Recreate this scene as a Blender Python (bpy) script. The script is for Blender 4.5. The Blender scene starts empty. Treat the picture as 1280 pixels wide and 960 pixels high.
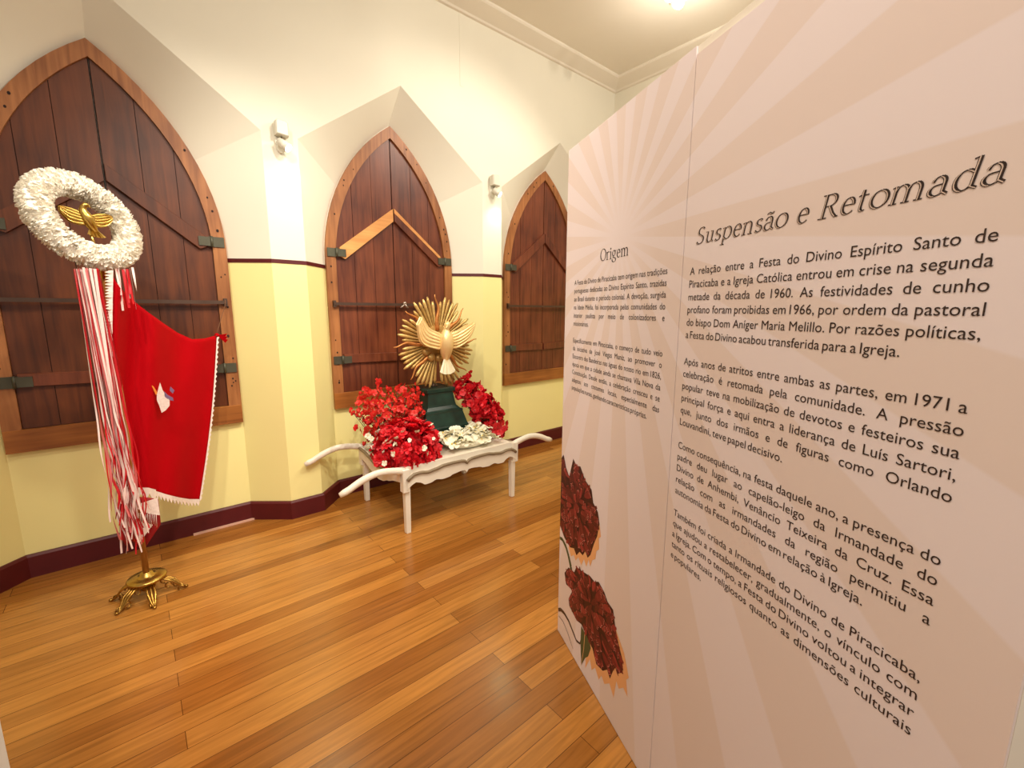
import bpy, math, random
from mathutils import Vector, Matrix, noise
random.seed(7)
S = bpy.context.scene
COL = S.collection
PI = math.pi

# ------------------------------------------------------------------ camera
F, YAW, PITCH, ROLL, DIST, CAMH = 552.831, 0.70940, 0.16480, -0.0040, 3.3289, 1.5
_f = Vector((math.sin(YAW)*math.cos(PITCH), math.cos(YAW)*math.cos(PITCH), -math.sin(PITCH)))
_r0 = Vector((math.cos(YAW), -math.sin(YAW), 0)); _d0 = _f.cross(_r0)
_c, _s = math.cos(ROLL), math.sin(ROLL)
CR = _r0*_c + _d0*_s; CD = _d0*_c - _r0*_s; CF = _f
CPOS = Vector((0, -DIST, CAMH))
cam_d = bpy.data.cameras.new('camera'); cam = bpy.data.objects.new('camera', cam_d); COL.objects.link(cam)
cam_d.sensor_width = 36; cam_d.lens = F*36/1280; cam_d.clip_start = .02
cam.matrix_world = Matrix.Translation(CPOS) @ Matrix((CR, -CD, -CF)).transposed().to_4x4()
S.camera = cam
def at(px, py, Y):
    """the point of the vertical plane y = Y that the photo shows at a pixel"""
    v = CR*((px-640)/F) + CD*((py-480)/F) + CF
    return CPOS + v*((Y-CPOS.y)/v.y)

# ------------------------------------------------------------------ light and exposure
S.view_settings.view_transform = 'Standard'; S.view_settings.look = 'None'
S.view_settings.gamma = 1; S.view_settings.use_curve_mapping = False
S.view_settings.exposure = 0.0
w = bpy.data.worlds.new('world'); S.world = w; w.use_nodes = True
w.node_tree.nodes['Background'].inputs[0].default_value = (1.0, .94, .83, 1)
w.node_tree.nodes['Background'].inputs[1].default_value = .62
def spot(loc, aim, power, size, blend=.6, rad=.06, col=(1, .91, .77)):
    d = bpy.data.lights.new('spot_light', 'SPOT'); d.energy = power; d.spot_size = math.radians(size); d.spot_blend = blend
    d.shadow_soft_size = rad; d.color = col
    o = bpy.data.objects.new('spot_light', d); COL.objects.link(o); o.location = loc
    o.rotation_euler = (Vector(aim)-Vector(loc)).to_track_quat('-Z', 'Y').to_euler(); return o
spot((1.7, -2.5, 3.8), (-.1, .1, .7), 210, 62, .7, .04)
spot((-.6, -2.4, 3.8), (1.6, -.3, .7), 190, 70)
spot((2.9, -1.9, 3.8), (2.1, 0, 1.4), 120, 95)
spot((1.4, -2.3, 3.8), (1.6, 0, 2.7), 60, 120, 1)
spot((3.36, -3.3, 3.88), (3.3, 0, 3.5), 50, 60, .3, .03)
spot((-.4, -3.9, 3.8), (1.1, -2.6, 1.4), 150, 90)
spot((.2, -1.9, 3.8), (.6, -1.5, 0), 90, 110)
def bulb(loc, power):  # added point light without a fixture, brightens the ceiling
    d = bpy.data.lights.new('ceiling_fill_light', 'POINT'); d.energy = power; d.shadow_soft_size = .12; d.color = (1, .92, .8)
    o = bpy.data.objects.new('ceiling_fill_light', d); COL.objects.link(o); o.location = loc
bulb((3.4, -1.3, 3.55), 14); bulb((.6, -3.4, 3.3), 34)  # spill beside the ceiling spotlight, then an added unseen ceiling fill

# ------------------------------------------------------------------ materials
def lin(c):
    return tuple(((x/255)/12.92 if x/255 <= .04045 else ((x/255+.055)/1.055)**2.4) for x in c)
def nodemat(name):
    m = bpy.data.materials.new(name); m.use_nodes = True
    return m, m.node_tree.nodes, m.node_tree.links, m.node_tree.nodes['Principled BSDF']
def mat(name, rgb, rough=.5, metal=0, var=.08, scale=12, bump=0, coat=0, sheen=0, stretch=(1, 1, 1)):
    m, n, l, b = nodemat(name)
    b.inputs['Roughness'].default_value = rough; b.inputs['Metallic'].default_value = metal
    b.inputs['Coat Weight'].default_value = coat; b.inputs['Sheen Weight'].default_value = sheen
    tc = n.new('ShaderNodeTexCoord'); mp = n.new('ShaderNodeMapping'); mp.inputs['Scale'].default_value = stretch
    nz = n.new('ShaderNodeTexNoise'); nz.inputs['Scale'].default_value = scale; nz.inputs['Detail'].default_value = 4
    l.new(tc.outputs['Object'], mp.inputs[0]); l.new(mp.outputs[0], nz.inputs['Vector'])
    rp = n.new('ShaderNodeValToRGB'); c = lin(rgb)
    rp.color_ramp.elements[0].position = .3; rp.color_ramp.elements[1].position = .7
    rp.color_ramp.elements[0].color = (*[x*(1-var) for x in c], 1); rp.color_ramp.elements[1].color = (*[min(1, x*(1+var)) for x in c], 1)
    l.new(nz.outputs['Fac'], rp.inputs[0]); l.new(rp.outputs[0], b.inputs['Base Color'])
    if bump:
        bp = n.new('ShaderNodeBump'); bp.inputs['Strength'].default_value = bump; bp.inputs['Distance'].default_value = .004
        l.new(nz.outputs['Fac'], bp.inputs['Height']); l.new(bp.outputs[0], b.inputs['Normal'])
    return m
def woodmat(name, dark, light, rough=.45, axis='Z', sc=5):
    m, n, l, b = nodemat(name); b.inputs['Roughness'].default_value = rough
    tc = n.new('ShaderNodeTexCoord'); mp = n.new('ShaderNodeMapping')
    mp.inputs['Scale'].default_value = {'Z': (7, 7, .5), 'X': (.5, 7, 7)}[axis]
    nz = n.new('ShaderNodeTexNoise'); nz.inputs['Scale'].default_value = sc; nz.inputs['Detail'].default_value = 6; nz.inputs['Distortion'].default_value = .6
    big = n.new('ShaderNodeTexNoise'); big.inputs['Scale'].default_value = 3
    ad = n.new('ShaderNodeMath'); ad.operation = 'ADD'; sb = n.new('ShaderNodeMath'); sb.operation = 'MULTIPLY'; sb.inputs[1].default_value = .5
    l.new(tc.outputs['Object'], mp.inputs[0]); l.new(mp.outputs[0], nz.inputs['Vector']); l.new(tc.outputs['Object'], big.inputs['Vector'])
    l.new(nz.outputs['Fac'], ad.inputs[0]); l.new(big.outputs['Fac'], ad.inputs[1]); l.new(ad.outputs[0], sb.inputs[0])
    rp = n.new('ShaderNodeValToRGB'); rp.color_ramp.elements[0].position = .36; rp.color_ramp.elements[1].position = .64
    rp.color_ramp.elements[0].color = (*lin(dark), 1); rp.color_ramp.elements[1].color = (*lin(light), 1)
    l.new(sb.outputs[0], rp.inputs[0]); l.new(rp.outputs[0], b.inputs['Base Color'])
    bp = n.new('ShaderNodeBump'); bp.inputs['Strength'].default_value = .25; bp.inputs['Distance'].default_value = .002
    l.new(nz.outputs['Fac'], bp.inputs['Height']); l.new(bp.outputs[0], b.inputs['Normal'])
    return m
def wallmat():
    m, n, l, b = nodemat('two_tone_wall_paint'); b.inputs['Roughness'].default_value = .55
    g = n.new('ShaderNodeNewGeometry'); sx = n.new('ShaderNodeSeparateXYZ'); l.new(g.outputs['Position'], sx.inputs[0])
    gt = n.new('ShaderNodeMath'); gt.operation = 'GREATER_THAN'; gt.inputs[1].default_value = 1.818; l.new(sx.outputs['Z'], gt.inputs[0])
    mx = n.new('ShaderNodeMix'); mx.data_type = 'RGBA'; l.new(gt.outputs[0], mx.inputs[0])
    mx.inputs[6].default_value = (*lin((248, 238, 166)), 1); mx.inputs[7].default_value = (*lin((236, 231, 214)), 1)
    nz = n.new('ShaderNodeTexNoise'); nz.inputs['Scale'].default_value = 2.2; nz.inputs['Detail'].default_value = 3; l.new(g.outputs['Position'], nz.inputs['Vector'])
    mr = n.new('ShaderNodeMapRange'); mr.inputs[3].default_value = .95; mr.inputs[4].default_value = 1.03; l.new(nz.outputs['Fac'], mr.inputs[0])
    mm = n.new('ShaderNodeMix'); mm.data_type = 'RGBA'; mm.blend_type = 'MULTIPLY'; mm.inputs[0].default_value = 1
    l.new(mx.outputs[2], mm.inputs[6]); l.new(mr.outputs[0], mm.inputs[7]); l.new(mm.outputs[2], b.inputs['Base Color'])
    return m
def floormat():
    m, n, l, b = nodemat('varnished_board_floor')
    tc = n.new('ShaderNodeTexCoord'); mp = n.new('ShaderNodeMapping'); l.new(tc.outputs['Object'], mp.inputs[0])
    br = n.new('ShaderNodeTexBrick'); l.new(mp.outputs[0], br.inputs['Vector'])
    br.offset = .37; br.offset_frequency = 2; br.inputs['Scale'].default_value = 1; br.inputs['Mortar Size'].default_value = .0012
    br.inputs['Brick Width'].default_value = 1.7; br.inputs['Row Height'].default_value = .085; br.inputs['Bias'].default_value = 0
    br.inputs['Color1'].default_value = (*lin((144, 88, 34)), 1); br.inputs['Color2'].default_value = (*lin((186, 126, 58)), 1)
    br.inputs['Mortar'].default_value = (*lin((78, 42, 14)), 1); br.inputs['Mortar Smooth'].default_value = .2
    mp2 = n.new('ShaderNodeMapping'); mp2.inputs['Scale'].default_value = (.8, 14, 1); l.new(tc.outputs['Object'], mp2.inputs[0])
    nz = n.new('ShaderNodeTexNoise'); nz.inputs['Scale'].default_value = 4; nz.inputs['Detail'].default_value = 7; nz.inputs['Distortion'].default_value = .8; l.new(mp2.outputs[0], nz.inputs['Vector'])
    mr = n.new('ShaderNodeMapRange'); mr.inputs[1].default_value = .3; mr.inputs[2].default_value = .7; mr.inputs[3].default_value = .78; mr.inputs[4].default_value = 1.18; l.new(nz.outputs['Fac'], mr.inputs[0])
    mm = n.new('ShaderNodeMix'); mm.data_type = 'RGBA'; mm.blend_type = 'MULTIPLY'; mm.inputs[0].default_value = 1
    l.new(br.outputs['Color'], mm.inputs[6]); l.new(mr.outputs[0], mm.inputs[7])
    # pale scuffs worn into the varnish
    sc = n.new('ShaderNodeTexNoise'); sc.inputs['Scale'].default_value = 9; sc.inputs['Detail'].default_value = 8; sc.inputs['Roughness'].default_value = .75
    mp3 = n.new('ShaderNodeMapping'); mp3.inputs['Scale'].default_value = (1, 2.2, 1); mp3.inputs['Rotation'].default_value = (0, 0, .3); l.new(tc.outputs['Object'], mp3.inputs[0]); l.new(mp3.outputs[0], sc.inputs['Vector'])
    sr = n.new('ShaderNodeMapRange'); sr.inputs[1].default_value = .66; sr.inputs[2].default_value = .74; sr.inputs[3].default_value = 0; sr.inputs[4].default_value = .4; l.new(sc.outputs['Fac'], sr.inputs[0])
    m2 = n.new('ShaderNodeMix'); m2.data_type = 'RGBA'; l.new(sr.outputs[0], m2.inputs[0]); l.new(mm.outputs[2], m2.inputs[6]); m2.inputs[7].default_value = (*lin((226, 176, 104)), 1)
    l.new(m2.outputs[2], b.inputs['Base Color'])
    rr = n.new('ShaderNodeMapRange'); rr.inputs[3].default_value = .12; rr.inputs[4].default_value = .26; l.new(nz.outputs['Fac'], rr.inputs[0]); l.new(rr.outputs[0], b.inputs['Roughness'])
    bp = n.new('ShaderNodeBump'); bp.inputs['Strength'].default_value = .12; bp.inputs['Distance'].default_value = .002; l.new(nz.outputs['Fac'], bp.inputs['Height']); l.new(bp.outputs[0], b.inputs['Normal'])
    return m
def raysmat():
    m, n, l, b = nodemat('sunburst_print'); b.inputs['Roughness'].default_value = .5
    tc = n.new('ShaderNodeTexCoord'); sx = n.new('ShaderNodeSeparateXYZ'); l.new(tc.outputs['Object'], sx.inputs[0])
    def M(op, a, bb=None):
        q = n.new('ShaderNodeMath'); q.operation = op
        for i, v in enumerate((a, bb)):
            if v is None: continue
            if isinstance(v, (int, float)): q.inputs[i].default_value = v
            else: l.new(v, q.inputs[i])
        return q.outputs[0]
    dx = M('SUBTRACT', sx.outputs['X'], .42); dz = M('SUBTRACT', sx.outputs['Z'], 1.735)
    ang = M('ARCTAN2', dx, dz)                                   # clockwise from straight up
    c = M('COSINE', M('MULTIPLY', M('SUBTRACT', ang, math.radians(78.0)), 22))
    band = n.new('ShaderNodeMapRange'); band.inputs[1].default_value = -.06; band.inputs[2].default_value = .06; l.new(c, band.inputs[0])
    r = M('SQRT', M('ADD', M('MULTIPLY', dx, dx), M('MULTIPLY', dz, dz)))
    fr = n.new('ShaderNodeMapRange'); fr.inputs[1].default_value = .05; fr.inputs[2].default_value = .22; l.new(r, fr.inputs[0])
    mx = n.new('ShaderNodeMix'); mx.data_type = 'RGBA'; l.new(M('MULTIPLY', band.outputs[0], fr.outputs[0]), mx.inputs[0])
    mx.inputs[6].default_value = (*lin((234, 220, 221)), 1); mx.inputs[7].default_value = (*lin((229, 211, 205)), 1)
    l.new(mx.outputs[2], b.inputs['Base Color']); return m
def emitmat(name, col, st):
    m, n, l, b = nodemat(name); b.inputs['Emission Color'].default_value = (*col, 1); b.inputs['Emission Strength'].default_value = st; return m
def redvar(name, a, c, rough=.55):
    m, n, l, b = nodemat(name); b.inputs['Roughness'].default_value = rough
    oi = n.new('ShaderNodeObjectInfo'); mx = n.new('ShaderNodeMix'); mx.data_type = 'RGBA'
    tc = n.new('ShaderNodeTexCoord'); nz = n.new('ShaderNodeTexNoise'); nz.inputs['Scale'].default_value = 40; l.new(tc.outputs['Object'], nz.inputs['Vector'])
    ad = n.new('ShaderNodeMath'); ad.operation = 'MULTIPLY_ADD'; l.new(nz.outputs['Fac'], ad.inputs[0]); ad.inputs[1].default_value = .6; l.new(oi.outputs['Random'], ad.inputs[2])
    sb = n.new('ShaderNodeMath'); sb.operation = 'SUBTRACT'; l.new(ad.outputs[0], sb.inputs[0]); sb.inputs[1].default_value = .3; sb.use_clamp = True
    l.new(sb.outputs[0], mx.inputs[0]); mx.inputs[6].default_value = (*lin(a), 1); mx.inputs[7].default_value = (*lin(c), 1)
    l.new(mx.outputs[2], b.inputs['Base Color']); return m
M_wall = wallmat(); M_floor = floormat()
M_ceil = mat('ceiling_paint', (236, 228, 212), .6, var=.02, scale=2)
M_white = mat('white_paint', (236, 228, 212), .4, var=.03)
M_burg = mat('burgundy_gloss_paint', (84, 8, 16), .5, var=.1)
M_pink = mat('pale_reflection_strip', (214, 170, 150), .4)
M_leaf = woodmat('dark_reddish_shutter_wood', (78, 32, 18), (124, 64, 38), .4)
M_leaf2 = woodmat('brown_shutter_wood', (68, 28, 8), (106, 52, 20), .42)
M_frame = woodmat('amber_frame_wood', (118, 66, 30), (172, 112, 64), .45)
M_frameX = woodmat('amber_rail_wood', (112, 58, 18), (168, 104, 46), .45, 'X')
M_newlit = woodmat('pale_new_wood_and_lit_edge', (196, 128, 66), (226, 164, 96), .5, 'X')  # new wood of the left brace; also paints the right brace's lit edge
M_iron = mat('dull_iron', (84, 82, 68), .5, .5, .15)
M_bar = mat('dark_iron_bar', (92, 72, 62), .4, .6, .1)
M_steel = mat('bright_steel', (190, 175, 165), .3, .8)
M_gap = mat('shadow_gap_wood', (40, 16, 8), .8)
M_plast = mat('white_plastic', (226, 222, 206), .4, var=.02)
M_bulb = emitmat('lit_bulb', (.80, 1, .74), 12)
M_lamp = emitmat('lit_spot_lens', (1, .93, .8), 60)
M_board = mat('painted_panel_board', (232, 222, 206), .5, var=.02)
M_rays = raysmat()
M_ink = mat('dark_brown_ink', (46, 28, 24), .55, var=.02)
M_inkl = mat('pale_inline_ink', (212, 188, 174), .55, var=.02)
M_pet = [mat('crimson_ink_%s' % k, c, .5, var=.18, scale=60) for k, c in (('deep', (58, 8, 8)), ('dark', (92, 18, 18)), ('mid', (120, 28, 28)), ('bright', (148, 44, 42)), ('pale', (196, 112, 104)))]
M_peach = mat('peach_ink', (238, 176, 120), .5, var=.03)
M_green = mat('dull_green_ink', (74, 84, 48), .5)
M_stem = mat('dark_stem_ink', (60, 36, 24), .5)
M_brass = mat('polished_brass', (196, 160, 84), .26, 1, .15, 30, .2)
M_bronze = mat('old_cast_brass', (168, 128, 62), .3, 1, .25, 40, .5)
M_pole = mat('tan_wooden_pole', (170, 112, 50), .4, var=.1)
M_cloth = mat('red_banner_cloth', (172, 0, 12), .75, var=.05, scale=6)
M_cloth.node_tree.nodes['Principled BSDF'].inputs['Specular IOR Level'].default_value = .08
M_clothd = mat('dark_red_lining', (150, 6, 16), .7)
M_lace = mat('white_lace', (238, 222, 214), .8, var=.05, scale=60, bump=.4)
M_emb_w = mat('white_embroidery', (226, 208, 200), .8, var=.12, scale=90)
M_emb_g = mat('grey_embroidery', (120, 92, 128), .8)
M_emb_o = mat('orange_embroidery', (226, 132, 40), .8)
M_paper = mat('white_crepe_paper', (250, 244, 232), .8, var=.02)
M_rib = [mat('white_ribbon_satin', (240, 214, 208), .4), mat('red_ribbon_satin', (196, 14, 30), .4), mat('pink_ribbon_satin', (226, 120, 120), .4)]
M_cart = mat('ivory_gloss_paint', (238, 228, 212), .35, var=.03)
M_taupe = mat('taupe_moulding_paint', (134, 116, 92), .4)
M_marb = mat('black_green_marble', (20, 46, 38), .3, var=.6, scale=9)
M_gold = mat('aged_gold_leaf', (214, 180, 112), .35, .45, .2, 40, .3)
M_golddk = mat('darker_aged_gold', (186, 148, 84), .38, .45, .2, 40, .3)  # darker gold for alternate rays, their backing, the hub and the clouds
M_flame = mat('copper_gold_flame', (206, 136, 74), .35, .6, .15)
M_dove = mat('cream_gold_dove', (242, 208, 146), .35, .35, .08, 20)
M_dovew = mat('ivory_tail', (250, 238, 206), .4, .05)
M_red = redvar('scarlet_petals', (188, 0, 14), (236, 24, 42))
M_redo = redvar('orange_red_petals', (190, 10, 14), (232, 52, 38))
M_wht = redvar('white_petals', (250, 246, 226), (240, 232, 204))
M_fol = mat('dark_green_leaves', (40, 62, 30), .5, var=.3)
M_yel = mat('yellow_stamens', (236, 200, 90), .6)
M_cord = mat('thin_brown_cord', (110, 70, 44), .7)

# ------------------------------------------------------------------ mesh helpers
class MB:
    def __init__(s): s.v = []; s.f = []; s.m = []; s.sm = []
    def add(s, vs, fs, mi=0, sm=False):
        b = len(s.v); s.v += [tuple(x) for x in vs]
        for f in fs: s.f.append([b+i for i in f]); s.m.append(mi); s.sm.append(sm)
        return s
    def quad(s, a, b, c, d, mi=0): return s.add([a, b, c, d], [(0, 1, 2, 3)], mi)
    def box(s, c, d, mi=0, mtx=None):
        x, y, z = [q/2 for q in d]
        vs = [Vector((i*x, j*y, k*z)) for i in (-1, 1) for j in (-1, 1) for k in (-1, 1)]
        if mtx is not None: vs = [mtx @ q for q in vs]
        vs = [q+Vector(c) for q in vs]
        return s.add(vs, [(0, 1, 3, 2), (4, 6, 7, 5), (0, 4, 5, 1), (2, 3, 7, 6), (0, 2, 6, 4), (1, 5, 7, 3)], mi)
    def prism(s, poly, y0, y1, mi=0, bev=0):
        """polygon in x,z extruded from y0 (front) to y1; optional small chamfer on the front edge"""
        n = len(poly)
        if bev:
            cx = sum(p[0] for p in poly)/n; cz = sum(p[1] for p in poly)/n; inn = []
            for i in range(n):
                a, b, c = Vector(poly[i-1]), Vector(poly[i]), Vector(poly[(i+1) % n])
                e1 = (b-a).normalized(); e2 = (c-b).normalized(); q = Vector((-e1.y-e2.y, e1.x+e2.x))
                q = q.normalized() if q.length > 1e-6 else Vector((-e1.y, e1.x))
                if q.dot(Vector((cx, cz))-b) < 0 and n <= 4: q = -q
                inn.append((b+q*bev))
            vs = [(p[0], y0, p[1]) for p in inn]+[(p[0], y0+bev, p[1]) for p in poly]+[(p[0], y1, p[1]) for p in poly]
            fs = [list(range(n))]+[(i, n+i, n+(i+1) % n, (i+1) % n) for i in range(n)]+[(n+i, 2*n+i, 2*n+(i+1) % n, n+(i+1) % n) for i in range(n)]+[list(range(3*n-1, 2*n-1, -1))]
        else:
            vs = [(p[0], y0, p[1]) for p in poly]+[(p[0], y1, p[1]) for p in poly]
            fs = [list(range(n))]+[(i, n+i, n+(i+1) % n, (i+1) % n) for i in range(n)]+[list(range(2*n-1, n-1, -1))]
        return s.add(vs, fs, mi)
    def tube(s, pts, r, n=8, mi=0, flat=1, caps=True):
        pts = [Vector(p) for p in pts]; k = len(pts); rr = r if isinstance(r, (list, tuple)) else [r]*k
        vs = []; up = None
        for i, p in enumerate(pts):
            t = (pts[min(i+1, k-1)]-pts[max(i-1, 0)]).normalized()
            if up is None:
                up = Vector((0, 1, 0)) if abs(t.y) < .8 else Vector((1, 0, 0))
            a = (up-t*up.dot(t)).normalized(); up = a; b = t.cross(a)
            for j in range(n):
                an = 2*PI*j/n; vs.append(p+a*(math.cos(an)*rr[i]*flat)+b*(math.sin(an)*rr[i]))
        fs = [(i*n+j, i*n+(j+1) % n, (i+1)*n+(j+1) % n, (i+1)*n+j) for i in range(k-1) for j in range(n)]
        if caps: fs += [list(range(n-1, -1, -1)), [(k-1)*n+j for j in range(n)]]
        return s.add(vs, fs, mi, True)
    def lathe(s, prof, n=24, mi=0, c=(0, 0, 0), square=False):
        vs = []; 
        for r, z in prof:
            for j in range(n):
                an = 2*PI*j/n+(PI/4 if square else 0); rr = r*(math.sqrt(2) if square else 1)
                vs.append((c[0]+rr*math.cos(an), c[1]+rr*math.sin(an), c[2]+z))
        k = len(prof)
        fs = [(i*n+j, i*n+(j+1) % n, (i+1)*n+(j+1) % n, (i+1)*n+j) for i in range(k-1) for j in range(n)]
        fs += [list(range(n-1, -1, -1)), [(k-1)*n+j for j in range(n)]]
        return s.add(vs, fs, mi, not square)
    def ell(s, c, r, mi=0, nu=12, nv=8, mtx=None):
        vs = []
        for i in range(nv+1):
            th = PI*i/nv
            for j in range(nu):
                q = Vector((r[0]*math.sin(th)*math.cos(2*PI*j/nu), r[1]*math.sin(th)*math.sin(2*PI*j/nu), r[2]*math.cos(th)))
                if mtx is not None: q = mtx @ q
                vs.append(q+Vector(c))
        fs = [(i*nu+j, (i+1)*nu+j, (i+1)*nu+(j+1) % nu, i*nu+(j+1) % nu) for i in range(nv) for j in range(nu)]
        return s.add(vs, fs, mi, True)
    def grid(s, fn, nu, nv, mi=0, sm=True):
        vs = [fn(i/nu, j/nv) for j in range(nv+1) for i in range(nu+1)]
        fs = [(j*(nu+1)+i, j*(nu+1)+i+1, (j+1)*(nu+1)+i+1, (j+1)*(nu+1)+i) for j in range(nv) for i in range(nu)]
        return s.add(vs, fs, mi, sm)
    def mesh(s, name, mats):
        me = bpy.data.meshes.new(name); me.from_pydata(s.v, [], s.f)
        for m in (mats if isinstance(mats, (list, tuple)) else [mats]): me.materials.append(m)
        me.polygons.foreach_set('material_index', s.m); me.polygons.foreach_set('use_smooth', s.sm); me.update(); return me
    def build(s, name, mats, parent=None, loc=None, label=None, solid=0):
        o = bpy.data.objects.new(name, s.mesh(name, mats)); COL.objects.link(o)
        if loc is not None: o.location = loc
        if parent is not None: o.parent = parent
        if label: o['label'] = label
        if solid:
            md = o.modifiers.new('thickness', 'SOLIDIFY'); md.thickness = solid; md.offset = 0
        return o
def thing(name, label, cat, loc=(0, 0, 0), rz=0, group=None):
    o = bpy.data.objects.new(name, None); COL.objects.link(o); o.empty_display_size = .1
    o.location = loc; o.rotation_euler = (0, 0, rz); return tag(o, label, cat, group)
def tag(o, label, cat, group=None):
    o['label'] = label; o['category'] = cat
    if group: o['group'] = group
    return o
def struct(o, label=None, cat=None):
    o['kind'] = 'structure'
    if label: o['label'] = label
    if cat: o['category'] = cat
    return o
def inst(name, me, parent, loc, rot=(0, 0, 0), sc=1):
    o = bpy.data.objects.new(name, me); COL.objects.link(o); o.parent = parent
    o.location = loc; o.rotation_euler = rot; o.scale = (sc, sc, sc); return o

# ------------------------------------------------------------------ room shell
CX = [-.008, 1.738, 3.484]                    # niche centres
NF, NB, ND = .7645, .5585, .185               # half width at the face, at the back, depth
ZC, ZA, ZCB, ZAB = 2.618, 3.169, 2.513, 2.942
HC = 3.95; XL, XR, YB = -3.0, 4.345, -5.5
fl = MB().box(((XL+XR)/2, (YB+.3)/2, -.05), (XR-XL, .3-YB, .1)).build('floor', M_floor)
struct(fl, 'varnished golden wooden board floor', 'floor')
ce = MB().box(((XL+XR)/2, (YB+.3)/2, HC+.05), (XR-XL, .3-YB, .1)).build('ceiling', M_ceil)
struct(ce, 'plain cream ceiling', 'ceiling')
def arch(w, zb, zs, za, n=14):
    """right half outline of a pointed arch from the bottom up to the apex"""
    a = ((za-zs)**2-w*w)/(2*w); r = w+a; t1 = math.atan2(za-zs, a)
    return [(w, zb)]+[(r*math.cos(t1*i/n)-a, zs+r*math.sin(t1*i/n)) for i in range(n+1)]
wb = MB(); x0 = XL; WCX = [-.022, 1.712, 3.435]; NJ = 11
for c, wc in zip(CX, WCX):
    l, r = c-NF, c+NF
    wb.quad((x0, 0, 0), (l, 0, 0), (l, 0, ZC), (x0, 0, ZC)); wb.quad((x0, 0, ZC), (l, 0, ZC), (l, 0, HC), (x0, 0, HC))
    wb.quad((l, 0, ZC), (c, 0, ZA), (c, 0, HC), (l, 0, HC)); wb.quad((c, 0, ZA), (r, 0, ZC), (r, 0, HC), (c, 0, HC))
    half = arch(.556, 0, 1.86, 2.93, 22); outl = []
    for sg in (-1, 1):
        back = [(wc+sg*q[0], ND, q[1]) for q in half]; n = len(back)-1; zp = half[NJ][1]
        fr = [(c+sg*NF, 0, q[1]*ZC/zp) if i <= NJ else (c+sg*NF*(1-(i-NJ)/(n-NJ)), 0, ZC+(ZA-ZC)*(i-NJ)/(n-NJ)) for i, q in enumerate(half)]
        wb.add(fr[:NJ+1]+back[:NJ+1], [(i, i+1, NJ+2+i, NJ+1+i) for i in range(NJ)], 0, True)
        k = n-NJ+1; wb.add(fr[NJ:]+back[NJ:], [(i, i+1, k+1+i, k+i) for i in range(k-1)], 0, True)
        outl.append(back)
    poly = outl[1]+outl[0][-2::-1]; wb.add(poly, [tuple(range(len(poly)))])
    x0 = r
wb.quad((x0, 0, 0), (XR, 0, 0), (XR, 0, HC), (x0, 0, HC))
struct(wb.build('wall_back', M_wall), 'cream and yellow wall with three pointed window niches', 'wall')
struct(MB().box((XR+.05, YB/2+.1, HC/2), (.1, .2-YB, HC)).build('wall_right', M_wall), 'plain end wall behind the exhibition panel', 'wall')
struct(MB().box((XL-.05, -1.0, HC/2), (.1, 2.4, HC)).build('wall_left', M_wall), 'plain side wall out of view on the left', 'wall')
PATH = [(XL, 0)]
for c in CX: PATH += [(c-NF, 0), (WCX[CX.index(c)]-.556, ND), (WCX[CX.index(c)]+.556, ND), (c+NF, 0)]
PATH += [(XR, 0)]
def strip(path, prof):
    """sweep a (distance out of wall, z) profile along a wall path"""
    mb = MB(); n = len(path); k = len(prof); vs = []
    for i, p in enumerate(path):
        p = Vector(p); a = (p-Vector(path[i-1])).normalized() if i else None; b = (Vector(path[i+1])-p).normalized() if i < n-1 else None
        na = Vector((a.y, -a.x)) if a else None; nb = Vector((b.y, -b.x)) if b else None
        q = nb if na is None else na if nb is None else (na+nb)/(1+na.dot(nb))
        vs += [(p.x+q.x*d, p.y+q.y*d, z) for d, z in prof]
    fs = [(i*k+j, (i+1)*k+j, (i+1)*k+(j+1) % k, i*k+(j+1) % k) for i in range(n-1) for j in range(k)]
    fs += [list(range(k)), [(n-1)*k+j for j in range(k-1, -1, -1)]]
    return mb.add(vs, fs)
struct(strip(PATH, [(-.002, 0), (.02, 0), (.02, .122), (.012, .134), (-.002, .134)]).build('baseboard_back', M_burg), 'burgundy painted baseboard following the niches', 'baseboard')
struct(strip(PATH, [(-.002, 1.806), (.004, 1.806), (.004, 1.831), (-.002, 1.831)]).build('trim_1', M_burg), 'thin burgundy stripe between white and yellow paint', 'trim')
struct(strip([(XL, 0), (XR, 0), (XR, -5)], [(-.002, 3.868), (.02, 3.872), (.03, 3.885), (.155, 3.925), (.165, 3.935), (.165, 3.951), (-.002, 3.951)]).build('trim_2', M_ceil), 'cream ceiling moulding above the niches', 'trim')
struct(MB().box((2.296, -.001, 3.6), (.035, .002, .54)).build('trim_3', M_wall), 'pale conduit strip running down from the ceiling', 'trim')
struct(MB().box((.36, ND-.026, .006), (.36, .012, .012)).build('trim_4', M_pink), 'pale strip painted as reflected light at the foot of the baseboard', 'trim')  # thin pale strip paints a line of light reflected along the floor

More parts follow.
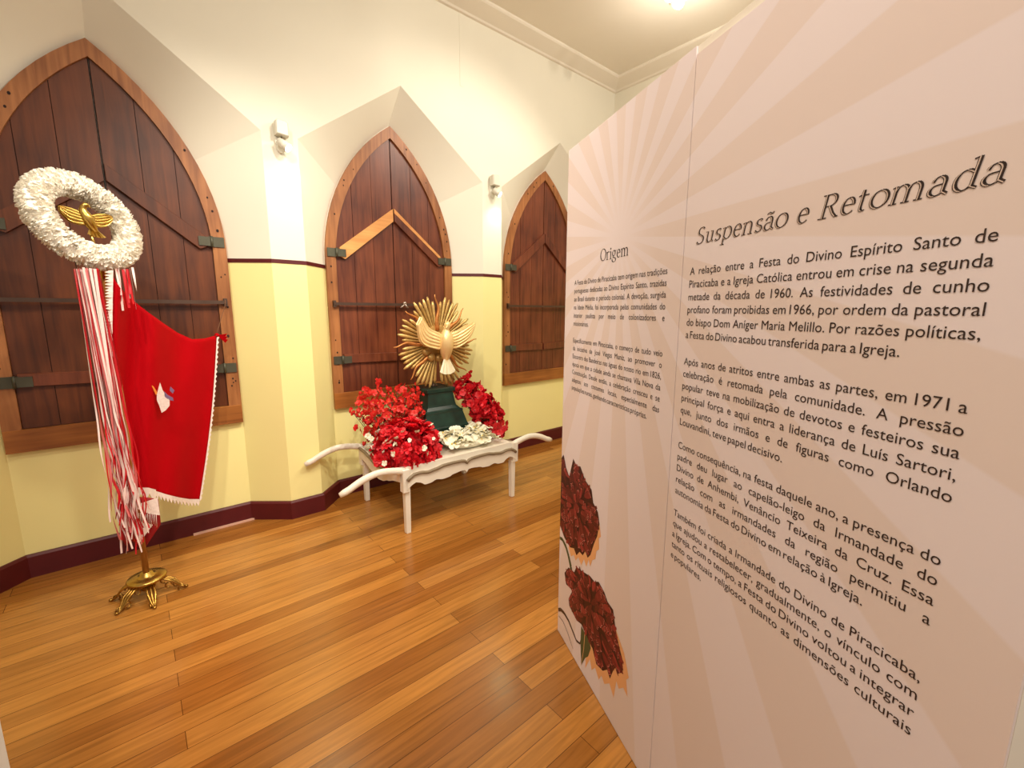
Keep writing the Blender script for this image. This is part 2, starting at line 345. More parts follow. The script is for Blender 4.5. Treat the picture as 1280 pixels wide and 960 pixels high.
# ------------------------------------------------------------------ shuttered windows
ZB, ZS = .728, 1.86
def topz(x, w, zs, za):
    a = ((za-zs)**2-w*w)/(2*w); return zs+math.sqrt(max(0, (w+a)**2-(abs(x)+a)**2))
def window(idx, cx, leafmat, brace_l, brace_r, za, label, bright):
    root = thing('window_%d' % idx, label, 'window', (cx, ND, 0)); root['kind'] = 'structure'
    W, WI = .552, .478; yf = -.034; zi = za-.088; zib = ZB+.125
    out = arch(W, ZB, ZS, za); inn = arch(WI, zib, ZS, zi)
    prn = random.Random(idx*7)
    for sg in (1, -1):
        mb = MB(); n = len(out)
        for k in range(n-1):
            o0, o1, i0, i1 = out[k], out[k+1], inn[k], inn[k+1]
            if k == 0: o0 = (o0[0], zib)
            P = lambda q, y: (sg*q[0], y, q[1])
            mb.quad(P(i0, yf), P(o0, yf), P(o1, yf), P(i1, yf)); mb.quad(P(o0, yf), P(o0, 0), P(o1, 0), P(o1, yf)); mb.quad(P(i0, 0), P(i0, yf), P(i1, yf), P(i1, 0))
        mb.quad(P((WI, zib), yf), P((W, zib), yf), P((W, zib), 0), P((WI, zib), 0))
        fr = mb.build('frame_jamb', M_frame, root)
        for q in range(13):                          # dark wooden pegs and knots in the frame
            zz = prn.uniform(.9, 2.8); x = topx(zz, W, ZS, za)-prn.uniform(.02, .05); pr = prn.uniform(.004, .008)
            if topx(zz, WI, ZS, zi) > x-.012 and zz < zi: x = topx(zz, WI, ZS, zi)+.018
            MB().add([(sg*x+pr*math.cos(t*PI/4), yf-.0012, zz+pr*1.3*math.sin(t*PI/4)) for t in range(8)], [tuple(range(8))]).build('peg', M_gap, fr)
    MB().prism([(-W, ZB), (W, ZB), (W, zib), (-W, zib)], yf-.004, 0, bev=.004).build('sill', M_frameX, root)
    for sg in (1, -1):
        mb = MB(); xs = [.003, .17, .33, WI]
        mb.prism([(sg*.001, zib), (sg*WI, zib)]+[(sg*WI*(1-i/12), topz(WI*(1-i/12), WI, ZS, zi)) for i in range(13)][:-1]+[(sg*.001, zi-.003)], -.009, -.001, 1)
        for k in range(3):
            a, b = xs[k]+.0015, xs[k+1]-.0015
            tp = [(sg*(b+(a-b)*i/8), topz(b+(a-b)*i/8, WI, ZS, zi)-.002) for i in range(9)]
            mb.prism([(sg*a, zib+.002), (sg*b, zib+.002)]+tp, -.017-.001*(k % 2), -.008, 0)
        leaf = mb.build('shutter_leaf', [leafmat, M_gap], root)
        # diagonal brace and lower ledge nailed to the leaf
        za_, zo = 2.3, 1.93+(.0 if sg < 0 else -.01)
        MB().prism([(sg*.006, za_), (sg*.006, za_-.092), (sg*.41, zo-.045), (sg*.445, zo-.03), (sg*.445, zo+.035)], -.042, -.016, bev=.003).build('brace', brace_l if sg < 0 else brace_r, leaf)
        if idx == 2 and sg > 0: MB().prism([(.006, za_+.006), (.006, za_-.028), (.43, zo+.045-.026), (.43, zo+.045)], -.044, -.016).build('lit_brace_edge', M_newlit, leaf)  # pale strip paints the light caught by this dark brace's top edge
        MB().prism([(sg*.012, 1.075), (sg*.46, 1.085), (sg*.46, 1.155), (sg*.012, 1.145)], -.04, -.016, bev=.003).build('ledge', M_leaf, leaf)
        for zz in (1.925, 1.112):
            h = MB(); h.box((sg*.5, -.039, zz), (.085, .006, .062)); h.box((sg*.44, -.046, zz), (.07, .006, .055))
            h.tube([(sg*.474, -.047, zz-.034), (sg*.474, -.047, zz+.034)], .008, 8)
            h.build('hinge', M_iron, root)
    b = MB().box((0, -.058, 1.545), (1.05, .014, .022)); b.box((-.515, -.045, 1.545), (.02, .03, .05)); b.box((.515, -.045, 1.545), (.02, .03, .05))
    bar = b.build('crossbar', M_bar, root)
    return root, bar
def topx(z, w, zs, za):
    if z <= zs: return w
    a = ((za-zs)**2-w*w)/(2*w); return math.sqrt(max(0, (w+a)**2-(z-zs)**2))-a
w1, _ = window(1, -.022, M_leaf2, M_leaf2, M_leaf2, 2.925, 'dark shuttered pointed window behind the red banner', 0)
w2, bar2 = window(2, 1.712, M_leaf, M_newlit, M_leaf, 2.925, 'shuttered pointed window with pale new brace behind the golden dove', 1)
w3, _ = window(3, 3.435, M_leaf, M_leaf, M_leaf, 2.925, 'shuttered pointed window partly hidden by the text panel', 0)
k = MB(); k.ell((.055, -.075, 1.556), (.016, .014, .014)); k.tube([(.055, -.078, 1.55), (.03, -.08, 1.53), (.012, -.08, 1.518)], [.007, .006, .004], 6); k.tube([(.055, -.078, 1.55), (.066, -.08, 1.53), (.08, -.08, 1.516)], [.006, .007, .008], 6)
k.build('latch', M_steel, bar2)

# ------------------------------------------------------------------ wall lamps on the piers
def wall_lamp(x, label):
    root = thing('wall_lamp', label, 'lamp', (x, 0, 2.6), 0, 'lamps on the piers')
    p = MB(); p.lathe([(.0, -.045), (.03, -.043), (.048, -.03), (.055, 0), (.048, .03), (.03, .043), (.0, .045)], 18)
    R_ = Matrix.Rotation(PI/2, 4, 'X')
    pl = MB(); pl.prism([(.035*math.cos(t), .07*math.sin(t)-.03) for t in [2*PI*i/20 for i in range(20)]], -.016, 0, bev=.004); pl.build('wall_plate', M_plast, root)
    b = MB(); b.prism([(-.036, .0), (.04, -.005), (.04, .075), (.026, .088), (-.026, .09), (-.036, .078)], -.07, -.014, bev=.008); b.build('housing', M_plast, root)
    MB().tube([(0, -.03, -.01), (0, -.05, -.03), (.005, -.055, -.05)], .007, 8).build('swivel_arm', M_iron, root)
    h = MB().tube([(-.02, -.045, -.035), (.002, -.062, -.056), (.024, -.078, -.076)], [.022, .027, .03], 14); head = h.build('lamp_head', M_plast, root)
    d = Vector((.022, -.016, -.02)).normalized(); c = Vector((.026, -.0795, -.078))
    MB().ell(c, (.026, .026, .012), 0, 14, 8, d.to_track_quat('Z', 'Y').to_matrix()).build('bulb', M_bulb, head)
    l = bpy.data.lights.new('bulb_light', 'SPOT'); l.energy = 6; l.color = (.72, 1, .60); l.shadow_soft_size = .025; l.spot_size = math.radians(130); l.spot_blend = .9
    o = bpy.data.objects.new('bulb_light', l); COL.objects.link(o); o.parent = root; o.location = (.032, -.1, -.1)
    o.rotation_euler = Vector((.1, -.1, -1)).to_track_quat('-Z', 'Y').to_euler()
wall_lamp(.865, 'white wall lamp on the pier between the banner window and the dove window')
wall_lamp(2.611, 'white wall lamp on the pier nearest the text panel')

# ------------------------------------------------------------------ ceiling spotlight
root = thing('ceiling_spotlight', 'lit twin spotlight fixed under the cream ceiling', 'lamp', (3.43, -1.19, HC))
MB().lathe([(.06, -.022), (.065, -.015), (.065, 0)], 20).build('ceiling_plate', M_plast, root)
for sg in (-1, 1):
    MB().tube([(sg*.02, 0, -.02), (sg*.06, .01, -.06)], .008, 8).build('arm', M_plast, root)
    h = MB().tube([(sg*.06, .03, -.05), (sg*.062, .0, -.07), (sg*.064, -.04, -.095)], [.022, .036, .042], 16).build('lamp_head', M_plast, root)
    MB().ell((sg*.064, -.044, -.098), (.037, .037, .012), 0, 16, 8, Vector((-.3, -.75, -.6)).to_track_quat('Z', 'Y').to_matrix()).build('lens', M_lamp, h)

# ------------------------------------------------------------------ exhibition panel
U = Vector((-.40012, -.91646, 0)); PA = Vector((1.3983, -2.0478, 0))
prot = math.atan2(U.y, U.x)
pan = thing('exhibition_panel', 'tall white text panel with printed rays, carnations and Portuguese writing', 'panel', PA, prot)
MB().box((.728, .062, 1.064), (1.452, .12, 2.128)).build('board', M_board, pan)
for a, b, t in ((-.001, .7375, 2.126), (.7405, 1.4535, 2.106)):
    MB().box(((a+b)/2, -.0015, t/2+.002), (b-a, .006, t-.004)).build('printed_sheet', M_rays, pan)
YT = -.0052
# -- lettering
def textmesh(body, size):
    c = bpy.data.curves.new('t', 'FONT'); c.body = body; c.size = size; c.resolution_u = 3; c.offset = 0
    o = bpy.data.objects.new('t', c); me = bpy.data.meshes.new_from_object(o)
    vs = [tuple(v.co) for v in me.vertices]; fs = [list(p.vertices) for p in me.polygons]
    bpy.data.objects.remove(o); bpy.data.curves.remove(c); bpy.data.meshes.remove(me); return vs, fs
_wc = {}
def word(wd, size):
    if (wd, size) not in _wc:
        vs, fs = textmesh(wd, size); _wc[wd, size] = (vs, fs, min(v[0] for v in vs), max(v[0] for v in vs))
    return _wc[wd, size]
def put_line(mb, text, x0, x1, z, size, sx=1.0):
    ws = text.split(' '); ms = [word(q, size) for q in ws]
    wid = [(m[3]-m[2])*sx for m in ms]
    gap = size*.24*sx
    if x1 is not None:
        gap = (x1-x0-sum(wid))/(len(ws)-1)
        if gap < size*.25:                    # a tight line is set narrower
            k = (x1-x0-size*.25*(len(ws)-1))/sum(wid); sx *= k; wid = [q*k for q in wid]; gap = size*.25
    x = x0
    for m, wd in zip(ms, wid):
        mb.add([(x+(v[0]-m[2])*sx, YT, z+v[1]) for v in m[0]], m[1]); x += wd+gap
def paragraph(lines, x0, x1, z0, pitch, size, sx):
    mb = MB()
    for i, t in enumerate(lines):
        last = i == len(lines)-1
        put_line(mb, t, x0, None if last else x1, z0-pitch*i, size, sx)
    return mb.build('printed_paragraph', M_ink, pan)
R0, R1, RS = .770, 1.354, .0262
paragraph(['A relação entre a Festa do Divino Espírito Santo de', 'Piracicaba e a Igreja Católica entrou em crise na segunda', 'metade da década de 1960. As festividades de cunho', 'profano foram proibidas em 1966, por ordem da pastoral', 'do bispo Dom Aníger Maria Melillo. Por razões políticas,', 'a Festa do Divino acabou transferida para a Igreja.'], R0, R1, 1.590, .0316, RS, .975)
paragraph(['Após anos de atritos entre ambas as partes, em 1971 a', 'celebração é retomada pela comunidade. A pressão', 'popular teve na mobilização de devotos e festeiros sua', 'principal força e aqui entra a liderança de Luís Sartori,', 'que, junto dos irmãos e de figuras como Orlando', 'Louvandini, teve papel decisivo.'], R0, R1, 1.3635, .0322, RS, .975)
paragraph(['Como consequência, na festa daquele ano, a presença do', 'padre deu lugar ao capelão-leigo da Irmandade do', 'Divino de Anhembi, Venâncio Teixeira da Cruz. Essa', 'relação com as irmandades da região permitiu a', 'autonomia da Festa do Divino em relação à Igreja.'], R0, R1, 1.138, .0319, RS, .975)
paragraph(['Também foi criada a Irmandade do Divino de Piracicaba,', 'que ajudou a restabelecer, gradualmente, o vínculo com', 'a Igreja. Com o tempo, a Festa do Divino voltou a integrar', 'tanto os rituais religiosos quanto as dimensões culturais', 'e populares.'], R0, R1, .946, .0312, RS, .975)
paragraph(['A Festa do Divino de Piracicaba tem origem nas tradições', 'portuguesas dedicadas ao Divino Espírito Santo, trazidas', 'ao Brasil durante o período colonial. A devoção, surgida', 'na Idade Média, foi incorporada pelas comunidades do', 'interior paulista por meio de colonizadores e', 'missionários.'], .087, .677, 1.600, .0318, RS, .975)
paragraph(['Especificamente em Piracicaba, o começo de tudo veio', 'da iniciativa de José Viegas Muniz, ao promover o', 'Encontro das Bandeiras nas águas do nosso rio em 1826,', 'época em que a cidade ainda se chamava Vila Nova da', 'Constituição. Desde então, a celebração cresceu e se', 'adaptou aos costumes locais, especialmente das', 'populações rurais, ganhando características próprias.'], .087, .677, 1.374, .0322, RS, .975)
# -- serif headings: a broad pen follows each letter's strokes, an inline opens the thick ones
def arcp(cx, cy, rx, ry, a0, a1, n=14):
    return [(cx+rx*math.cos(math.radians(a0+(a1-a0)*i/n)), cy+ry*math.sin(math.radians(a0+(a1-a0)*i/n))) for i in range(n+1)]
def ser(x, y, w_=.13): return [(x-w_, y), (x+w_, y)]
G = {  # letter: (advance, strokes); x-height .46, cap height .70
 'S': (.56, [arcp(.29, .53, .17, .16, 35, 150)+arcp(.29, .53, .17, .16, 150, 225, 6)+arcp(.27, .17, .19, .17, 60, -60, 10)+arcp(.27, .17, .19, .17, -60, -150, 8)]),
 'R': (.66, [[(.16, 0), (.16, .70)], ser(.16, 0), [(.04, .70), (.16, .70)]+arcp(.30, .525, .18, .175, 90, -90), [(.30, .35), (.16, .35)], [(.32, .35), (.46, .12), (.56, .01), (.64, 0)]]),
 'O': (.76, [arcp(.38, .35, .32, .36, 0, 360, 30)]),
 'u': (.54, [[(.04, .44), (.13, .44), (.13, .15)]+arcp(.255, .14, .125, .14, 180, 300, 8)+[(.40, .12)], [(.31, .44), (.40, .44), (.40, .06), (.50, .01)]]),
 's': (.40, [arcp(.20, .345, .115, .11, 35, 225, 10)+arcp(.19, .115, .13, .115, 60, -150, 12)]),
 'p': (.55, [[(.02, .42), (.12, .45), (.12, -.22)], ser(.12, -.22, .10), arcp(.28, .225, .19, .235, 140, -140, 20)]),
 'e': (.46, [[(.07, .26), (.38, .26)]+arcp(.23, .25, .155, .21, 5, 180, 10)+arcp(.25, .22, .175, .225, 180, 320, 12)]),
 'n': (.57, [[(.03, .42), (.12, .45), (.12, 0)], ser(.12, 0, .09), arcp(.27, .28, .15, .18, 165, 0, 10)+[(.42, 0)], ser(.42, 0, .09)]),
 'a': (.47, [arcp(.20, .31, .13, .15, 165, 0, 10)+[(.33, .08), (.43, .01)], [(.33, .27)]+arcp(.19, .125, .14, .13, 100, 330, 14)]),
 'o': (.52, [arcp(.26, .23, .21, .235, 0, 360, 26)]),
 't': (.35, [[(.03, .43), (.12, .46), (.14, .58), (.14, .10)]+arcp(.22, .09, .08, .09, 180, 310, 8), [(.05, .44), (.29, .44)]]),
 'm': (.86, [[(.03, .42), (.12, .45), (.12, 0)], ser(.12, 0, .09), arcp(.265, .28, .145, .18, 165, 0, 10)+[(.41, 0)], ser(.41, 0, .09), arcp(.555, .28, .145, .18, 165, 0, 10)+[(.70, 0)], ser(.70, 0, .09)]),
 'd': (.56, [[(.30, .69), (.41, .72), (.41, .06), (.51, .01)], [(.41, .38)]+arcp(.25, .225, .18, .235, 60, 330, 20)]),
 'r': (.40, [[(.03, .42), (.12, .45), (.12, 0)], ser(.12, 0, .10), arcp(.25, .30, .13, .16, 165, 55, 8)]),
 'i': (.27, [[(.03, .42), (.13, .45), (.13, 0)], ser(.13, 0, .10), arcp(.12, .61, .025, .03, 0, 360, 8)]),
 'g': (.52, [arcp(.22, .30, .15, .165, 0, 360, 20), [(.36, .41), (.48, .45)], [(.15, .15), (.10, .08), (.20, .045), (.38, .02)]+arcp(.24, -.10, .20, .115, 45, -220, 18)]),
 ' ': (.30, []),
}
G['ã'] = (.47, G['a'][1]+[[(.08, .56)]+arcp(.145, .555, .05, .05, 150, 40, 5)+arcp(.26, .60, .05, .04, 220, 330, 5)+[(.33, .62)]])
def heading(text, x0, x1, z, size, slant=0, pen=.1, inline=True):
    W_ = sum(G[c][0] for c in text); sx = (x1-x0)/(W_*size); mb = MB(); x = 0; y = YT
    nib = Vector((math.cos(.35), math.sin(.35)))*pen/2
    T = lambda q, d: (x0+(x+q[0]+slant*q[1])*size*sx, y-d, z+q[1]*size)
    for c in text+' ':
        if c == ' ' and mb.v: mb.build('printed_word', [M_ink, M_inkl], pan); mb = MB()
        for st in G[c][1]:
            pts = [Vector(p) for p in st]
            for p, q in zip(pts, pts[1:]):
                d = (q-p)
                if d.length < 1e-6: continue
                d.normalize(); nr = Vector((-d.y, d.x)); thick = abs(nib.dot(nr)); th = max(thick, .017)
                e = d*.008; off = nr*th
                mb.quad(T(p-off-e, 0), T(q-off+e, 0), T(q+off+e, 0), T(p+off-e, 0), 0)
                if inline and thick > .024:
                    s_ = nr*(1 if nib.dot(nr) < 0 else -1)      # the light line sits towards the left of the stroke
                    i0 = s_*th*.02; i1 = s_*th*.58
                    if s_.x > 0: i0, i1 = -i0, -i1
                    mb.quad(T(p+i0-e, .0004), T(q+i0+e, .0004), T(q+i1+e, .0004), T(p+i1-e, .0004), 1)
        x += G[c][0]
heading('Suspensão e Retomada', .780, 1.352, 1.662, .054, .18)
heading('Origem', .292, .478, 1.672, .054, .0, .09, False)
# -- printed carnations
def inside(poly, x, y):
    r = False
    for i in range(len(poly)):
        (x1, y1), (x2, y2) = poly[i-1], poly[i]
        if (y1 > y) != (y2 > y) and x < (x2-x1)*(y-y1)/(y2-y1)+x1: r = not r
    return r
f1 = [(.0, .856), (.022, .878), (.05, .830), (.085, .80), (.12, .892), (.151, .872), (.188, .882), (.234, .841), (.29, .824), (.306, .779), (.346, .758), (.361, .718), (.347, .662), (.324, .618), (.30, .56), (.277, .534), (.255, .55), (.234, .52), (.205, .52), (.177, .488), (.15, .505), (.113, .489), (.052, .502), (.0, .535)]
f2 = [(.062, .337), (.102, .388), (.135, .396), (.16, .40), (.18, .438), (.218, .446), (.261, .458), (.302, .47), (.34, .47), (.372, .49), (.417, .476), (.442, .455), (.482, .451), (.503, .394), (.529, .35), (.558, .312), (.562, .268), (.528, .232), (.515, .245), (.501, .221), (.482, .171), (.46, .19), (.429, .158), (.379, .143), (.343, .184), (.293, .198), (.241, .214), (.196, .199), (.121, .215), (.111, .243), (.149, .307), (.082, .294)]
o1 = [(.361, .718), (.375, .675), (.360, .66), (.365, .62), (.345, .60), (.34, .565), (.316, .547), (.30, .51), (.285, .53), (.268, .49), (.245, .51), (.223, .470), (.195, .49), (.17, .46), (.15, .475), (.123, .452), (.097, .48), (.12, .53), (.3, .6)]
o2 = [(.503, .394), (.565, .345), (.60, .28), (.585, .26), (.598, .205), (.57, .215), (.542, .185), (.525, .20), (.512, .12), (.48, .15), (.444, .115), (.42, .13), (.402, .095), (.37, .12), (.343, .086), (.325, .12), (.289, .048), (.29, .12), (.315, .197), (.45, .3)]
def flat(mb, poly, d, mi): mb.add([(max(0, p[0]), YT-d, p[1]) for p in poly], [tuple(range(len(poly)))], mi)
def carnation(poly, shade, cx, cz, rnd):
    mb = MB(); flat(mb, shade, 0, 0); flat(mb, poly, .0003, 1); lay = 0
    xs = [p[0] for p in poly]; zs = [p[1] for p in poly]; pet = []
    while len(pet) < 150:
        x = rnd.uniform(min(xs), max(xs)); z = rnd.uniform(min(zs), max(zs))
        if inside(poly, x, z): pet.append((x, z))
    pet.sort(key=lambda p: -((p[0]-cx)**2+(p[1]-cz)**2))
    for k, (x, z) in enumerate(pet):
        a = math.atan2(z-cz, x-cx)+rnd.uniform(-.5, .5); L = rnd.uniform(.04, .075); wd = rnd.uniform(.018, .034)
        pts = []
        for t, wf in ((0, .35), (.4, .9), (.75, 1.0)): pts.append((t, -wf))
        for q in (-.9, -.5, -.2, .15, .45, .9): pts.append((1+rnd.uniform(-.12, .1), q))
        for t, wf in ((.75, 1.0), (.4, .9), (0, .35)): pts.append((t, wf))
        pp = []
        for t, q in pts:
            px = x+math.cos(a)*(t-.5)*L-math.sin(a)*q*wd/2; pz = z+math.sin(a)*(t-.5)*L+math.cos(a)*q*wd/2
            if not inside(poly, px, pz):
                px = x+(px-x)*.35; pz = z+(pz-z)*.35
            pp.append((px, pz))
        mi = rnd.choice((2, 2, 3, 3, 4, 4)); ed = [(x+(p[0]-x)*1.14, z+(p[1]-z)*1.14) for p in pp]
        if all(inside(poly, *p) for p in ed): flat(mb, ed, .000397+.000006*k, 1)
        flat(mb, pp, .0004+.000006*k, mi)
        rim = [pp[3], pp[4], pp[5], pp[6], pp[7], pp[8]]
        inr = [(x+(p[0]-x)*.88, z+(p[1]-z)*.88) for p in rim]
        for i in range(5): mb.add([(max(0, q[0]), YT-.000403-.000006*k, q[1]) for q in (rim[i], rim[i+1], inr[i+1], inr[i])], [(0, 1, 2, 3)], min(5, mi+2))
    return mb.build('printed_carnation', [M_peach]+M_pet, pan)
carnation(f1, o1, .15, .70, random.Random(3)).__setitem__('label', 'upper dark red printed carnation')
carnation(f2, o2, .32, .34, random.Random(4)).__setitem__('label', 'lower dark red printed carnation')
def ribbonflat(mb, pts, w0, w1, d, mi):
    n = len(pts)
    for i in range(n-1):
        p, q = Vector(pts[i]), Vector(pts[i+1]); dd = (q-p).normalized(); nr = Vector((-dd.y, dd.x))
        a = w0+(w1-w0)*i/(n-1); b = w0+(w1-w0)*(i+1)/(n-1)
        mb.add([(max(0, v.x), YT-d, v.y) for v in (p-nr*a, q-nr*b, q+nr*b, p+nr*a)], [(0, 1, 2, 3)], mi)
mb = MB(); ribbonflat(mb, [(.0, .475), (.03, .482), (.07, .468), (.10, .44), (.125, .405), (.14, .36)], .007, .012, .0002, 0); mb.build('printed_stem', M_green, pan)
mb = MB(); ribbonflat(mb, [(.0, .112), (.03, .132), (.07, .142), (.12, .138), (.165, .120), (.20, .105), (.235, .118), (.25, .16)], .009, .003, .0002, 0); mb.build('printed_stem', M_stem, pan)
mb = MB(); ribbonflat(mb, [(.01, .085), (.06, .092), (.11, .075), (.17, .040)], .002, .0015, .0002, 0); mb.build('printed_stem', M_stem, pan)
mb = MB(); flat(mb, [(.241, .207), (.272, .2), (.314, .207), (.33, .173), (.31, .12), (.286, .093), (.253, .032), (.245, .083), (.239, .137)], .00025, 0)
ribbonflat(mb, [(.275, .195), (.27, .12), (.253, .035)], .002, .001, .00027, 1); mb.build('printed_leaf', [M_green, M_peach], pan)

# ------------------------------------------------------------------ partition edge in the near left corner
pt = thing('partition_board', 'white partition board edge in the lower left corner', 'partition', (-.275, -2.11, 0), prot)
MB().box((-.16, -.03, 1.05), (.32, .06, 2.1)).build('board', M_board, pt)
pt.rotation_euler.z = math.radians(14)

# ------------------------------------------------------------------ banner stand
BS = Vector((-.069, -.455, 0))
st = thing('banner_stand', 'brass footed stand under the red banner', 'stand', BS)
MB().lathe([(.02, .082), (.06, .084), (.082, .094), (.086, .102), (.082, .108), (.05, .112), (.03, .118), (.024, .135), (.012, .137)], 32).build('disc', M_brass, st)
MB().lathe([(.016, .03), (.03, .04), (.036, .06), (.03, .085)], 20).build('hub', M_bronze, st)
for a in (-142, -84, -16, 160):
    lg = MB(); ca, sa = math.cos(math.radians(a)), math.sin(math.radians(a))
    P = lambda r, z, o=0: (ca*r-sa*o, sa*r+ca*o, z)
    for o in (-.012, 0, .012):
        lg.tube([P(.03, .075, o), P(.07, .083, o*1.2), P(.11, .06, o*1.3), P(.132, .03, o*.8), P(.154, .008, o*.3), P(.165, .007, 0)], [.006, .006, .0055, .005, .005, .004], 7)
    for k in range(4):
        r0, z0 = .065+.026*k, .07-.016*k
        lg.tube([P(r0+.014*math.cos(t*PI/5), z0-.012+.014*math.sin(t*PI/5), .014*(-1)**k) for t in range(9)], .0038, 6)
    lg.ell(P(.163, .0085), (.009, .009, .0085)); lg.build('leg', M_bronze, st)

# ------------------------------------------------------------------ processional banner
bn = thing('processional_banner', 'red cloth banner topped by a white wreath with brass dove and ribbons', 'banner', BS+Vector((0, 0, .138)))
ZO = .138
def L(p): return Vector(p)-BS-Vector((0, 0, ZO))
MB().tube([(0, 0, 0), (0, 0, .8), (0, 0, 1.5)], [.014, .013, .011], 12).build('pole', M_pole, bn)
# wreath
WC = L((-.105, -.455, 1.895)); WN = Vector((.58, -.72, .37)).normalized()
wx = WN.cross(Vector((0, 0, -1))).normalized(); wz = wx.cross(WN)*-1
if wz.z < 0: wz = -wz
WM = Matrix((wx, -WN, wz)).transposed()            # local x right, y away from viewer, z up
mb = MB(); RM, RT = .176, .052
def wp(u, v, k=1): 
    return WC+WM @ Vector(((RM+RT*k*math.cos(v))*math.cos(u), RT*k*math.sin(v), (RM+RT*k*math.cos(v))*math.sin(u)))
nu, nv = 90, 26
def wf(u, v):
    q = wp(u*2*PI, v*2*PI); k = .86+.18*noise.noise(q*28)+.12*noise.noise(q*70); return wp(u*2*PI, v*2*PI, k)
mb.grid(wf, nu, nv)
rnd = random.Random(11)
for i in range(4200):                                # crepe paper tufts
    u, v = rnd.uniform(0, 2*PI), rnd.uniform(0, 2*PI); p = wp(u, v, .8); o = (wp(u, v, 1)-wp(u, v, 0)).normalized()
    t = (wp(u+.01, v)-wp(u, v)).normalized(); b = o.cross(t); an = rnd.uniform(-.6, .6); t2 = t*math.sin(an)+b*math.cos(an)
    o2 = (o+t*rnd.uniform(-.5, .5)+b*rnd.uniform(-.5, .5)).normalized(); h = rnd.uniform(.010, .02); wd = rnd.uniform(.004, .009)
    mb.add([p-t2*wd, p+t2*wd, p+t2*wd*1.2+o2*h*.9, p+o2*h*1.1+t*.003, p-t2*wd*1.2+o2*h*.85], [(0, 1, 2, 3, 4)])
mb.build('wreath', M_paper, bn)
# dove builder, shared by the banner and the statue; outlines in pixels of a close look at each bird
def dove(parent, name, origin, mtx, unit, c, spine, wings, tail, mats, beak, grooves=5):
    body_m, wing_m, tail_m = mats
    def X(px, py, y=0): return Vector(origin)+mtx @ Vector(((px-c[0])*unit, y*unit, (c[1]-py)*unit))
    body = MB().tube([X(p[0], p[1], p[3]) for p in spine], [p[2]*unit for p in spine], 16).build(name, body_m, parent)
    MB().tube([X(*b[:2], b[3]) for b in beak], [b[2]*unit for b in beak], 8).build('beak', body_m, body)
    def cur(pts, t):
        n = len(pts)-1; k = min(n-1, int(t*n)); f = t*n-k
        p0, p1, p2, p3 = [Vector(pts[max(0, min(n, k+i))]) for i in (-1, 0, 1, 2)]
        return .5*((2*p1)+(p2-p0)*f+(2*p0-5*p1+4*p2-p3)*f*f+(3*p1-p0-3*p2+p3)*f**3)
    for lead, trail in wings:
        mb = MB(); wd = (Vector(lead[0])-Vector(trail[0])).length
        def fn(u, v, back=0):
            q = cur(lead, u)*(1-v)+cur(trail, u)*v
            rid = abs(math.sin((v*(1-.25*u)+.12*u)*grooves*PI)); cov = math.sin(min(1, v*1.1)*PI)
            y = -18-wd*.10*rid*(.5+.5*v)-wd*.14*cov*(1-u*.7)+26*u if not back else 14+26*u
            return X(q[0], q[1], y)
        mb.grid(lambda u, v: fn(u, v), 16, 36); mb.grid(lambda u, v: fn(u, v, 1), 16, 36)
        e = []
        for k in range(37): e.append((0, k/36))
        mb.build('wing', wing_m, body, solid=unit*8)
    mb = MB(); n = len(tail[1])-1
    for k in range(n):
        a, b = tail[1][k], tail[1][k+1]; m_ = ((a[0]+b[0])/2, (a[1]+b[1])/2+4)
        r0 = tail[0]; a0 = (r0[0]-20+40*k/n, r0[1]); b0 = (r0[0]-20+40*(k+1)/n, r0[1]); m0 = ((a0[0]+b0[0])/2, r0[1])
        mb.add([X(*a0, -10), X(*a, -14), X(*m_, -30), X(*b, -14), X(*b0, -10), X(*m0, -24)], [(0, 1, 2, 5), (5, 2, 3, 4)])
    mb.build('tail', tail_m, body, solid=unit*10)
    return body
dove(bn, 'brass_dove', WC+WM @ Vector((0, -.02, 0)), Matrix.Rotation(.35, 3, 'Z'), .00049, (500, 448),
     [(560, 575, 12, 0), (535, 545, 26, -5), (512, 505, 40, -14), (490, 450, 50, -24), (474, 410, 42, -22), (464, 375, 30, -18), (470, 345, 24, -24), (485, 330, 26, -30), (500, 333, 20, -36), (506, 340, 6, -38)],
     [([(455, 395), (420, 380), (375, 368), (312, 360)], [(462, 510), (415, 505), (360, 480), (314, 405)]), ([(525, 405), (570, 388), (620, 380), (680, 386)], [(528, 505), (590, 508), (650, 475), (686, 420)])],
     ((520, 530), [(478, 585), (505, 598), (535, 606), (570, 606), (606, 600)]), (M_brass, M_brass, M_brass), [(500, 336, 12, -36), (512, 345, 6, -42), (518, 352, 2, -44)])['label'] = 'brass dove with spread wings'
MB().tube([WC+WM @ Vector((0, .012, -.125)), WC+WM @ Vector((0, .0, -.05))], .006, 8).build('dove_stem', M_brass, bn)
MB().tube([L((-.069, -.455, 1.62)), L((-.069, -.455, 1.70)), WC+WM @ Vector((0, .02, -.16))], .011, 10).build('wreath_stem', M_brass, bn)
